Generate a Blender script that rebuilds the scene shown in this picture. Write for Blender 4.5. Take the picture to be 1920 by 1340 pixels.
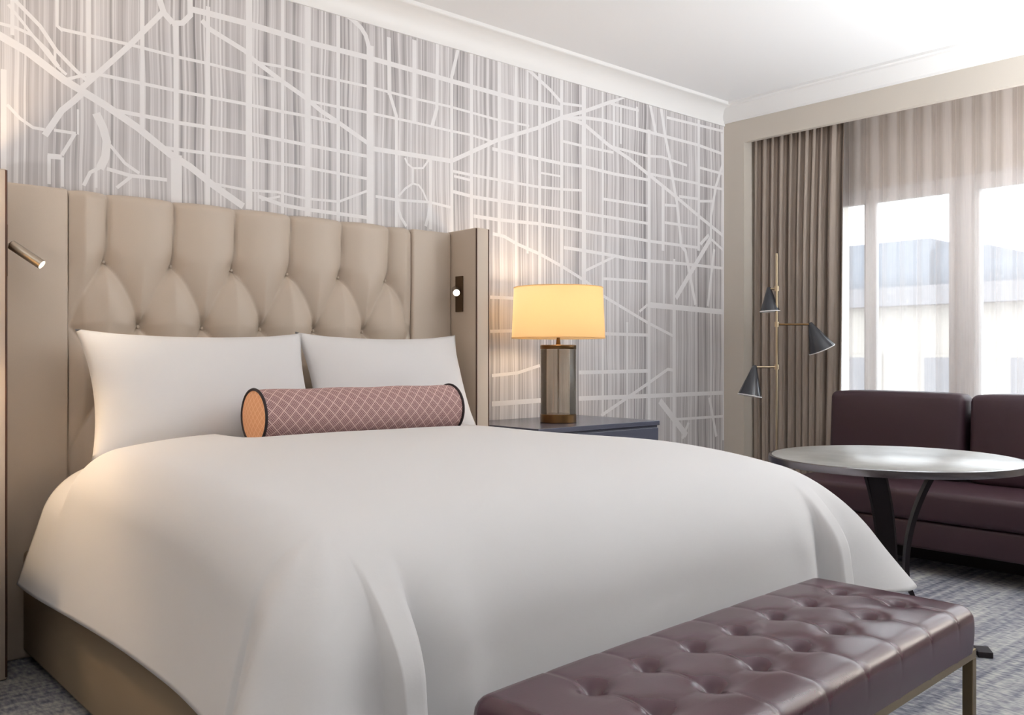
import bpy, bmesh, math, random
from mathutils import Vector, Matrix, noise

# ------------------------------------------------------------------ camera, world, lights, exposure
for o in list(bpy.data.objects):
    bpy.data.objects.remove(o)
scene = bpy.context.scene
COL = scene.collection
YAW = math.radians(41.5)
EYE = 1.10
cam = bpy.data.cameras.new('camera')
cam.sensor_width = 36.0
cam.lens = 1680 / 1920 * 36.0
cam_o = bpy.data.objects.new('camera', cam)
COL.objects.link(cam_o)
cam_o.location = (0, 0, EYE)
cam_o.rotation_euler = (math.pi / 2, 0, -YAW)
scene.camera = cam_o

world = bpy.data.worlds.new('sky')
scene.world = world
world.use_nodes = True
bg = world.node_tree.nodes['Background']
bg.inputs['Color'].default_value = (0.92, 0.96, 1.0, 1)
bg.inputs['Strength'].default_value = 8.0

sun = bpy.data.lights.new('sun', 'SUN')
sun.energy = 1.0
sun.angle = 0.02
sun.color = (1.0, 0.96, 0.9)
sun_o = bpy.data.objects.new('sun', sun)
COL.objects.link(sun_o)
sun_o.rotation_euler = Vector((0.75, 0.25, -0.62)).to_track_quat('-Z', 'Y').to_euler()


def area_light(name, loc, target, sx, sy, power, col):
    l = bpy.data.lights.new(name, 'AREA')
    l.shape = 'RECTANGLE'
    l.size, l.size_y = sx, sy
    l.energy = power
    l.color = col
    o = bpy.data.objects.new(name, l)
    COL.objects.link(o)
    o.location = loc
    o.rotation_euler = (Vector(target) - Vector(loc)).to_track_quat('-Z', 'Y').to_euler()
    return o


# daylight comes through the sheer window; bedside, reading and added fill lamps carry their own light
portal = area_light('window_daylight', (5.72, 1.785, 1.41), (0, 1.785, 1.41), 2.67, 1.58, 1, (1, 1, 1))
portal.data.cycles.is_portal = True
scene.view_settings.view_transform = 'Standard'
scene.view_settings.look = 'None'
scene.view_settings.gamma = 1.0
scene.view_settings.use_curve_mapping = False
scene.view_settings.exposure = -0.31

# ------------------------------------------------------------------ room dimensions (metres)
WALL_Y = 3.73      # headboard wall
WALL_X = 5.29      # window wall
CEIL = 2.85
X0, Y0 = -1.7, -2.6
NICHE_Y = 3.566    # far side of the window niche
NICHE_Y0 = 0.25
GLASS_X = 5.66


# ------------------------------------------------------------------ helpers
def tag(o, label=None, cat=None, group=None, kind=None):
    if label: o['label'] = label
    if cat: o['category'] = cat
    if group: o['group'] = group
    if kind: o['kind'] = kind
    return o


def empty(name, loc=(0, 0, 0), rz=0.0, label=None, cat=None, group=None, kind=None):
    o = bpy.data.objects.new(name, None)
    COL.objects.link(o)
    o.location = loc
    o.rotation_euler = (0, 0, rz)
    o.empty_display_size = 0.1
    return tag(o, label, cat, group, kind)


def link(name, bm, m, parent=None, smooth=False, sharp=None):
    me = bpy.data.meshes.new(name)
    bmesh.ops.recalc_face_normals(bm, faces=bm.faces)
    bm.to_mesh(me)
    bm.free()
    me.materials.append(m)
    if smooth:
        for p in me.polygons:
            p.use_smooth = True
        if sharp is not None:
            me.set_sharp_from_angle(angle=math.radians(sharp))
    o = bpy.data.objects.new(name, me)
    COL.objects.link(o)
    if parent is not None:
        o.parent = parent
    return o


def add_box(bm, x0, x1, y0, y1, z0, z1, bevel=0.0, seg=2):
    r = bmesh.ops.create_cube(bm, size=1.0)
    vs = r['verts']
    for v in vs:
        v.co = Vector(((x0 + x1) / 2 + v.co.x * (x1 - x0), (y0 + y1) / 2 + v.co.y * (y1 - y0), (z0 + z1) / 2 + v.co.z * (z1 - z0)))
    if bevel > 0:
        es = list({e for v in vs for e in v.link_edges})
        bmesh.ops.bevel(bm, geom=es, offset=bevel, segments=seg, affect='EDGES', profile=0.5)
    return bm


def box(name, x0, x1, y0, y1, z0, z1, m, parent=None, bevel=0.0, seg=2):
    bm = bmesh.new()
    add_box(bm, x0, x1, y0, y1, z0, z1, bevel, seg)
    return link(name, bm, m, parent, smooth=bevel > 0.004, sharp=35 if bevel > 0.004 else None)


def add_tube(bm, pts, r, n=10, caps=True, closed=False):
    """tube along points; r a number or one radius per point"""
    pts = [Vector(p) for p in pts]
    rad = r if isinstance(r, (list, tuple)) else [r] * len(pts)
    rings = []
    up = None
    N = len(pts)
    for i, p in enumerate(pts):
        if closed:
            d = pts[(i + 1) % N] - pts[i - 1]
        else:
            d = pts[min(i + 1, N - 1)] - pts[max(i - 1, 0)]
        d.normalize()
        if up is None:
            up = Vector((0, 0, 1)) if abs(d.z) < 0.9 else Vector((1, 0, 0))
        a = d.cross(up)
        if a.length < 1e-6:
            a = d.orthogonal()
        a.normalize()
        b = a.cross(d)
        up = b
        rings.append([bm.verts.new(p + (a * math.cos(2 * math.pi * k / n) + b * math.sin(2 * math.pi * k / n)) * rad[i]) for k in range(n)])
    for i in range(N if closed else N - 1):
        A, B = rings[i], rings[(i + 1) % N]
        for k in range(n):
            bm.faces.new((A[k], A[(k + 1) % n], B[(k + 1) % n], B[k]))
    if caps and not closed:
        bm.faces.new(rings[0])
        bm.faces.new(rings[-1])
    return bm


def tube(name, pts, r, m, parent=None, n=10, closed=False):
    bm = bmesh.new()
    add_tube(bm, pts, r, n, True, closed)
    return link(name, bm, m, parent, smooth=True, sharp=50)


def add_lathe(bm, prof, n=48, axis_z=True, close=False):
    """prof: (radius, height) pairs"""
    rings = []
    for (r, z) in prof:
        if r < 1e-6:
            rings.append([bm.verts.new((0, 0, z))])
        else:
            rings.append([bm.verts.new((r * math.cos(2 * math.pi * k / n), r * math.sin(2 * math.pi * k / n), z)) for k in range(n)])
    seq = list(zip(rings, rings[1:]))
    if close:
        seq.append((rings[-1], rings[0]))
    for A, B in seq:
        for k in range(n):
            k2 = (k + 1) % n
            if len(A) == 1 and len(B) > 1:
                bm.faces.new((A[0], B[k], B[k2]))
            elif len(B) == 1 and len(A) > 1:
                bm.faces.new((A[k], A[k2], B[0]))
            elif len(A) > 1:
                bm.faces.new((A[k], A[k2], B[k2], B[k]))
    return bm


def lathe(name, prof, m, parent=None, n=48, loc=(0, 0, 0), sharp=35, close=False):
    bm = bmesh.new()
    add_lathe(bm, prof, n, close=close)
    o = link(name, bm, m, parent, smooth=True, sharp=sharp)
    o.location = loc
    return o


def grid_faces(bm, rows):
    for A, B in zip(rows, rows[1:]):
        for k in range(len(A) - 1):
            try:
                bm.faces.new((A[k], A[k + 1], B[k + 1], B[k]))
            except ValueError:
                pass


def copy_tree(o, parent=None):
    c = o.copy()
    COL.objects.link(c)
    c.parent = parent
    for ch in list(o.children):
        copy_tree(ch, c)
    return c


# ------------------------------------------------------------------ materials
class NT:
    """small helper around a material's node tree"""
    def __init__(self, name):
        self.m = bpy.data.materials.new(name)
        self.m.use_nodes = True
        self.t = self.m.node_tree
        self.bsdf = self.t.nodes['Principled BSDF']
        self.out = self.t.nodes['Material Output']

    def n(self, typ, **kw):
        nd = self.t.nodes.new(typ)
        for k, v in kw.items():
            if k in nd.inputs.keys() if isinstance(k, str) else False:
                nd.inputs[k].default_value = v
            else:
                setattr(nd, k, v)
        return nd

    def l(self, a, b):
        self.t.links.new(a, b)

    def math(self, op, a, b=None, c=None, clamp=False):
        nd = self.t.nodes.new('ShaderNodeMath')
        nd.operation = op
        nd.use_clamp = clamp
        for i, v in enumerate((a, b, c)):
            if v is None: continue
            if isinstance(v, (int, float)): nd.inputs[i].default_value = v
            else: self.l(v, nd.inputs[i])
        return nd.outputs[0]

    def mix(self, fac, a, b):
        nd = self.t.nodes.new('ShaderNodeMix')
        nd.data_type = 'RGBA'
        for s, v in ((nd.inputs[0], fac), (nd.inputs[6], a), (nd.inputs[7], b)):
            if isinstance(v, (int, float)): s.default_value = v
            elif isinstance(v, tuple): s.default_value = (*v, 1)
            else: self.l(v, s)
        return nd.outputs[2]

    def coords(self, scale=(1, 1, 1), kind='Object', rot=(0, 0, 0)):
        tc = self.t.nodes.new('ShaderNodeTexCoord')
        mp = self.t.nodes.new('ShaderNodeMapping')
        mp.inputs['Scale'].default_value = scale
        mp.inputs['Rotation'].default_value = rot
        self.l(tc.outputs[kind], mp.inputs['Vector'])
        return mp.outputs['Vector']

    def noise(self, vec, scale=5.0, detail=2.0, rough=0.5):
        nd = self.t.nodes.new('ShaderNodeTexNoise')
        nd.inputs['Scale'].default_value = scale
        nd.inputs['Detail'].default_value = detail
        nd.inputs['Roughness'].default_value = rough
        self.l(vec, nd.inputs['Vector'])
        return nd.outputs['Fac']

    def ramp(self, fac, stops, interp='LINEAR'):
        nd = self.t.nodes.new('ShaderNodeValToRGB')
        cr = nd.color_ramp
        cr.interpolation = interp
        while len(cr.elements) < len(stops): cr.elements.new(0.5)
        for e, (p, c) in zip(cr.elements, stops):
            e.position = p
            e.color = (*c, 1) if isinstance(c, tuple) else (c, c, c, 1)
        self.l(fac, nd.inputs['Fac'])
        return nd.outputs['Color']

    def bump(self, height, strength=0.2, dist=0.01):
        nd = self.t.nodes.new('ShaderNodeBump')
        nd.inputs['Strength'].default_value = strength
        nd.inputs['Distance'].default_value = dist
        self.l(height, nd.inputs['Height'])
        self.l(nd.outputs['Normal'], self.bsdf.inputs['Normal'])

    def base(self, c):
        s = self.bsdf.inputs['Base Color']
        if isinstance(c, tuple): s.default_value = (*c, 1)
        else: self.l(c, s)

    def set(self, **kw):
        for k, v in kw.items():
            self.bsdf.inputs[k.replace('_', ' ')].default_value = v
        return self


def srgb(r, g, b):
    f = lambda c: c / 12.92 if c <= 0.04045 else ((c + 0.055) / 1.055) ** 2.4
    return tuple(f(v / 255) for v in (r, g, b))


def plain(name, col, rough=0.5, metal=0.0, spec=0.5, grain=0.0, gscale=200, gmix=0.0):
    t = NT(name)
    t.set(Roughness=rough, Metallic=metal)
    t.bsdf.inputs['Specular IOR Level'].default_value = spec
    if grain or gmix:
        f = t.noise(t.coords(), gscale, 3.0)
        if gmix:
            t.base(t.mix(f, tuple(c * (1 - gmix) for c in col), tuple(min(1, c * (1 + gmix)) for c in col)))
        else:
            t.base(col)
        if grain: t.bump(f, grain, 0.002)
    else:
        t.base(col)
    return t.m


M = {}
M['ceiling'] = plain('ceiling paint', (0.85, 0.855, 0.86), 0.8, grain=0.05, gscale=60)
M['trim'] = plain('white trim paint', (0.86, 0.855, 0.845), 0.45, gmix=0.01, gscale=4)
M['wallpaint'] = plain('taupe wall paint', srgb(208, 200, 189), 0.6, grain=0.06, gscale=180)
M['backpaint'] = plain('dark taupe wall paint', (0.27, 0.245, 0.22), 0.7, grain=0.06, gscale=180)
M['street'] = plain('map street print', (0.84, 0.825, 0.83), 0.33, gmix=0.015, gscale=30)
M['leather_beige'] = plain('beige leather', srgb(200, 185, 169), 0.42, grain=0.10, gscale=420, gmix=0.03)
M['base_fabric'] = plain('taupe base upholstery', srgb(150, 133, 110), 0.7, grain=0.15, gscale=500, gmix=0.04)
M['piping_brown'] = plain('brown piping', srgb(70, 42, 30), 0.5, gmix=0.05, gscale=90)
M['linen'] = plain('white cotton', (0.67, 0.665, 0.67), 0.75, grain=0.10, gscale=90)
M['pillow'] = plain('white pillow cotton', (0.76, 0.75, 0.755), 0.75, grain=0.08, gscale=60)
M['mattress'] = plain('mattress ticking', (0.75, 0.74, 0.72), 0.8, grain=0.1, gscale=200)
M['leather_plum'] = plain('plum leather', srgb(68, 37, 49), 0.27, grain=0.10, gscale=300, gmix=0.06)
for _m in (M['leather_plum'],):
    _b = _m.node_tree.nodes['Principled BSDF']
    _b.inputs['Coat Weight'].default_value = 0.18
    _b.inputs['Coat Roughness'].default_value = 0.22
M['sofa_plum'] = plain('plum upholstery', srgb(56, 34, 42), 0.5, grain=0.12, gscale=350, gmix=0.06)
M['bronze'] = plain('brushed bronze', srgb(140, 125, 98), 0.35, 0.9, gmix=0.06, gscale=120)
M['brass'] = plain('satin brass', srgb(208, 190, 160), 0.28, 1.0, gmix=0.04, gscale=150)
M['brass_dark'] = plain('aged brass', srgb(120, 92, 62), 0.3, 1.0, gmix=0.08, gscale=120)
M['rim'] = plain('dark polished metal rim', srgb(120, 116, 120), 0.25, 0.9, gmix=0.04, gscale=80)
M['iron'] = plain('dark iron', srgb(48, 42, 46), 0.45, 0.6, gmix=0.08, gscale=80)
M['lacquer'] = plain('charcoal lacquer', srgb(84, 86, 100), 0.25, gmix=0.04, gscale=25)
M['black_shade'] = plain('black enamel', srgb(50, 52, 58), 0.18, gmix=0.05, gscale=60)
M['white_enamel'] = plain('white enamel', (0.85, 0.85, 0.84), 0.4, gmix=0.01, gscale=60)
M['steel'] = plain('brushed steel', srgb(170, 160, 148), 0.3, 0.95, gmix=0.05, gscale=200)
M['plate_dark'] = plain('dark bronze plate', srgb(98, 80, 62), 0.35, 0.85, gmix=0.05, gscale=100)
M['vinyl'] = plain('white window frame paint', (0.82, 0.81, 0.80), 0.4, gmix=0.01, gscale=20)
M['piping_black'] = plain('black piping', srgb(34, 20, 26), 0.6, gmix=0.1, gscale=200)
M['facade'] = plain('pale stone facade', srgb(150, 145, 138), 0.8, gmix=0.05, gscale=1.5)
M['slate'] = plain('blue slate roof', srgb(96, 104, 114), 0.7, gmix=0.12, gscale=2)
M['cornice'] = plain('grey stone cornice', srgb(112, 112, 116), 0.8, gmix=0.06, gscale=2)
M['asphalt'] = plain('grey street asphalt', (0.2, 0.2, 0.2), 0.9, gmix=0.15, gscale=1)


def wallpaper():
    t = NT('striped map wallpaper')
    tc = t.n('ShaderNodeTexCoord')
    sep = t.n('ShaderNodeSeparateXYZ')
    t.l(tc.outputs['Object'], sep.inputs[0])
    x, z = sep.outputs['X'], sep.outputs['Z']
    # hand drawn vertical lines of uneven width and ink that waver a little
    wob = t.noise(t.coords((3.0, 1, 2.2)), 1.0, 1.0)
    xw = t.math('ADD', x, t.math('MULTIPLY', t.math('SUBTRACT', wob, 0.5), 0.03))

    def layer(cell, seed):
        xcell = t.math('FLOOR', t.math('DIVIDE', xw, cell))
        cmb = t.n('ShaderNodeCombineXYZ')
        t.l(xcell, cmb.inputs[0]); cmb.inputs[2].default_value = seed
        wn = t.n('ShaderNodeTexWhiteNoise')
        wn.noise_dimensions = '3D'
        t.l(cmb.outputs[0], wn.inputs['Vector'])
        return wn.outputs['Value']
    a = layer(0.0085, 3.0)
    b = layer(0.019, 11.0)
    c = layer(0.0052, 27.0)
    blk = t.math('MULTIPLY_ADD', t.noise(t.coords((5.0, 1, 4.0)), 1.0, 1.0), 0.5, t.math('MULTIPLY', t.noise(t.coords((75.0, 1, 3.0)), 1.0, 1.0), 0.5))
    v = t.math('ADD', t.math('MULTIPLY', a, 0.46), t.math('MULTIPLY', b, 0.26))
    v = t.math('ADD', v, t.math('MULTIPLY', c, 0.24))
    v = t.math('ADD', v, t.math('MULTIPLY', t.math('SUBTRACT', blk, 0.54), 0.45))
    col = t.ramp(v, [(0.05, (0.25, 0.235, 0.24)), (0.30, (0.47, 0.445, 0.45)), (0.55, (0.62, 0.595, 0.60)), (0.82, (0.79, 0.77, 0.775))])
    t.base(col)
    t.set(Roughness=0.33)
    t.bsdf.inputs['Specular IOR Level'].default_value = 0.65
    return t.m


def carpet():
    t = NT('grey woven carpet')
    tc = t.n('ShaderNodeTexCoord')
    sep = t.n('ShaderNodeSeparateXYZ')
    t.l(tc.outputs['Object'], sep.inputs[0])
    fleck = t.noise(t.coords((75, 26, 1)), 1.0, 2.0)
    rows = t.noise(t.coords((1.2, 34, 1)), 1.0, 1.0)
    band = t.noise(t.coords((0.7, 4.6, 1)), 1.0, 1.5)
    v = t.math('ADD', t.math('MULTIPLY', fleck, 0.55), t.math('MULTIPLY', rows, 0.35))
    v = t.math('ADD', v, t.math('MULTIPLY', t.math('SUBTRACT', band, 0.5), 0.55))
    col = t.ramp(v, [(0.26, srgb(78, 81, 96)), (0.42, srgb(128, 129, 138)), (0.55, srgb(166, 166, 167)), (0.72, srgb(204, 202, 195))])
    t.base(col)
    t.set(Roughness=0.95)
    t.bsdf.inputs['Specular IOR Level'].default_value = 0.1
    t.bump(t.noise(t.coords((220, 220, 1)), 1.0, 2.0), 0.4, 0.004)
    return t.m


def curtain_mat():
    t = NT('taupe curtain cloth')
    f = t.noise(t.coords((60, 60, 2.0)), 4.0, 2.0)
    t.base(t.mix(f, srgb(142, 129, 118), srgb(170, 156, 145)))
    t.set(Roughness=0.75)
    t.bsdf.inputs['Sheen Weight'].default_value = 0.15
    return t.m


def sheer_mat():
    t = NT('sheer voile')
    tr = t.n('ShaderNodeBsdfTransparent')
    tr.inputs['Color'].default_value = (1, 1, 1, 1)
    tl = t.n('ShaderNodeBsdfTranslucent')
    tl.inputs['Color'].default_value = (0.86, 0.80, 0.77, 1)
    df = t.n('ShaderNodeBsdfDiffuse')
    df.inputs['Color'].default_value = (0.80, 0.72, 0.69, 1)
    m1 = t.n('ShaderNodeMixShader'); m1.inputs[0].default_value = 0.5
    t.l(tl.outputs[0], m1.inputs[1]); t.l(df.outputs[0], m1.inputs[2])
    # a fine weave: more thread where the cloth is seen at a slant
    lw = t.n('ShaderNodeLayerWeight'); lw.inputs['Blend'].default_value = 0.35
    wv = t.noise(t.coords((500, 500, 3)), 1.0, 1.0)
    fac = t.math('ADD', t.math('MULTIPLY', lw.outputs['Facing'], 0.40), t.math('MULTIPLY_ADD', wv, 0.12, 0.38), clamp=True)
    m2 = t.n('ShaderNodeMixShader')
    t.l(fac, m2.inputs[0]); t.l(tr.outputs[0], m2.inputs[1]); t.l(m1.outputs[0], m2.inputs[2])
    t.l(m2.outputs[0], t.out.inputs['Surface'])
    return t.m


def pane_mat():
    t = NT('window glass')
    tr = t.n('ShaderNodeBsdfTransparent')
    tr.inputs['Color'].default_value = (0.95, 0.97, 0.98, 1)
    gl = t.n('ShaderNodeBsdfGlossy'); gl.inputs['Roughness'].default_value = 0.02
    fr = t.n('ShaderNodeFresnel'); fr.inputs['IOR'].default_value = 1.3
    mx = t.n('ShaderNodeMixShader')
    t.l(fr.outputs[0], mx.inputs[0]); t.l(tr.outputs[0], mx.inputs[1]); t.l(gl.outputs[0], mx.inputs[2])
    t.l(mx.outputs[0], t.out.inputs['Surface'])
    return t.m


def smoke_glass():
    t = NT('smoked mercury glass')
    tr = t.n('ShaderNodeBsdfTransparent'); tr.inputs['Color'].default_value = (0.93, 0.90, 0.86, 1)
    gl = t.n('ShaderNodeBsdfGlossy'); gl.inputs['Roughness'].default_value = 0.06
    df = t.n('ShaderNodeBsdfDiffuse'); df.inputs['Color'].default_value = (0.62, 0.56, 0.48, 1)
    f = t.noise(t.coords((14, 14, 5)), 1.0, 3.0)
    m1 = t.n('ShaderNodeMixShader')
    t.l(t.math('MULTIPLY_ADD', f, 0.42, 0.0, clamp=True), m1.inputs[0]); t.l(tr.outputs[0], m1.inputs[1]); t.l(df.outputs[0], m1.inputs[2])
    lw = t.n('ShaderNodeFresnel'); lw.inputs['IOR'].default_value = 1.5
    m2 = t.n('ShaderNodeMixShader')
    t.l(lw.outputs[0], m2.inputs[0]); t.l(m1.outputs[0], m2.inputs[1]); t.l(gl.outputs[0], m2.inputs[2])
    t.l(m2.outputs[0], t.out.inputs['Surface'])
    return t.m


def shade_mat():
    t = NT('lampshade linen')
    tl = t.n('ShaderNodeBsdfTranslucent'); tl.inputs['Color'].default_value = (0.97, 0.87, 0.70, 1)
    df = t.n('ShaderNodeBsdfDiffuse')
    f = t.noise(t.coords((160, 160, 260)), 1.0, 2.0)
    t.l(t.mix(f, srgb(196, 170, 128), srgb(216, 192, 150)), df.inputs['Color'])
    mx = t.n('ShaderNodeMixShader'); mx.inputs[0].default_value = 0.15
    t.l(tl.outputs[0], mx.inputs[1]); t.l(df.outputs[0], mx.inputs[2])
    t.l(mx.outputs[0], t.out.inputs['Surface'])
    return t.m


def emit(name, col, strength):
    t = NT(name)
    t.set(Roughness=0.4)
    t.base(col)
    f = t.noise(t.coords(), 40, 1.0)
    t.l(t.mix(f, col, tuple(c * 0.97 for c in col)), t.bsdf.inputs['Emission Color'])
    t.bsdf.inputs['Emission Strength'].default_value = strength
    return t.m


def marble():
    t = NT('polished pale stone')
    f = t.noise(t.coords((3, 3, 3)), 2.0, 5.0, 0.6)
    t.base(t.ramp(f, [(0.35, srgb(140, 140, 137)), (0.55, srgb(158, 158, 155)), (0.7, srgb(168, 168, 165))]))
    t.set(Roughness=0.30)
    return t.m


def bolster_mat(name, dark, light, pitch):
    """scalloped lattice: a wide wavy lattice over a fine one, on the cloth's own coordinates"""
    t = NT(name)
    tc = t.n('ShaderNodeTexCoord')
    sep = t.n('ShaderNodeSeparateXYZ')
    t.l(tc.outputs['UV'], sep.inputs[0])
    u, v = sep.outputs['X'], sep.outputs['Y']

    def lattice(p, w):
        a = t.math('ABSOLUTE', t.math('SUBTRACT', t.math('FRACT', t.math('DIVIDE', t.math('ADD', u, v), p)), 0.5))
        b = t.math('ABSOLUTE', t.math('SUBTRACT', t.math('FRACT', t.math('DIVIDE', t.math('SUBTRACT', u, v), p)), 0.5))
        return t.math('LESS_THAN', t.math('MINIMUM', a, b), w)
    big = lattice(pitch, 0.06)
    small = lattice(pitch / 5, 0.16)
    f = t.math('MAXIMUM', t.math('MULTIPLY', big, 0.85), t.math('MULTIPLY', small, 0.55))
    t.base(t.mix(f, dark, light))
    t.set(Roughness=0.8)
    t.bump(f, 0.2, 0.002)
    return t.m


M['wallpaper'] = wallpaper()
M['carpet'] = carpet()
M['curtain'] = curtain_mat()
M['sheer'] = sheer_mat()
M['glass'] = pane_mat()
M['smoke_glass'] = smoke_glass()
M['shade'] = shade_mat()
M['bulb'] = emit('warm bulb', (1.0, 0.72, 0.42), 4)
M['led'] = emit('reading light lens', (1.0, 0.90, 0.74), 9)
M['marble'] = marble()
M['bolster'] = bolster_mat('mauve scallop weave', srgb(122, 80, 82), srgb(222, 192, 186), 0.0465)
M['bolster_end'] = bolster_mat('peach scallop weave', srgb(222, 150, 104), srgb(252, 206, 164), 0.03)

# ------------------------------------------------------------------ the room
box('floor', X0 - 0.15, 5.9, Y0 - 0.15, WALL_Y + 0.15, -0.12, 0.0, M['carpet'])['kind'] = 'structure'
box('ceiling', X0 - 0.15, 5.9, Y0 - 0.15, WALL_Y + 0.15, CEIL, CEIL + 0.15, M['ceiling'])['kind'] = 'structure'
wall_back = box('wall_back', X0, 5.9, WALL_Y, WALL_Y + 0.15, 0, CEIL, M['wallpaper'])
wall_back['kind'] = 'structure'
wall_back['label'] = 'headboard wall papered with pale streets over grey vertical stripes'
box('wall_left', X0 - 0.15, X0, Y0, WALL_Y, 0, CEIL, M['backpaint'])['kind'] = 'structure'
box('wall_front', X0, 5.9, Y0 - 0.15, Y0, 0, CEIL, M['backpaint'])['kind'] = 'structure'

# window wall: pier by the corner, long pier beyond the niche, the valance face, niche sides and the wall round the window
bm = bmesh.new()
add_box(bm, WALL_X, 5.9, NICHE_Y, WALL_Y, 0, CEIL)
add_box(bm, WALL_X, 5.9, Y0, NICHE_Y0, 0, CEIL)
add_box(bm, WALL_X, WALL_X + 0.04, NICHE_Y0, NICHE_Y, 2.585, CEIL)
WIN_Y0, WIN_Y1, WIN_Z0, WIN_Z1 = 0.45, 3.12, 0.62, 2.20
add_box(bm, 5.62, 5.9, NICHE_Y0, NICHE_Y, WIN_Z1, CEIL)
add_box(bm, 5.62, 5.9, NICHE_Y0, NICHE_Y, 0, WIN_Z0)
add_box(bm, 5.62, 5.9, WIN_Y1, NICHE_Y, WIN_Z0, WIN_Z1)
add_box(bm, 5.62, 5.9, NICHE_Y0, WIN_Y0, WIN_Z0, WIN_Z1)
wall_right = link('wall_right', bm, M['wallpaint'])
wall_right['kind'] = 'structure'

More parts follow.
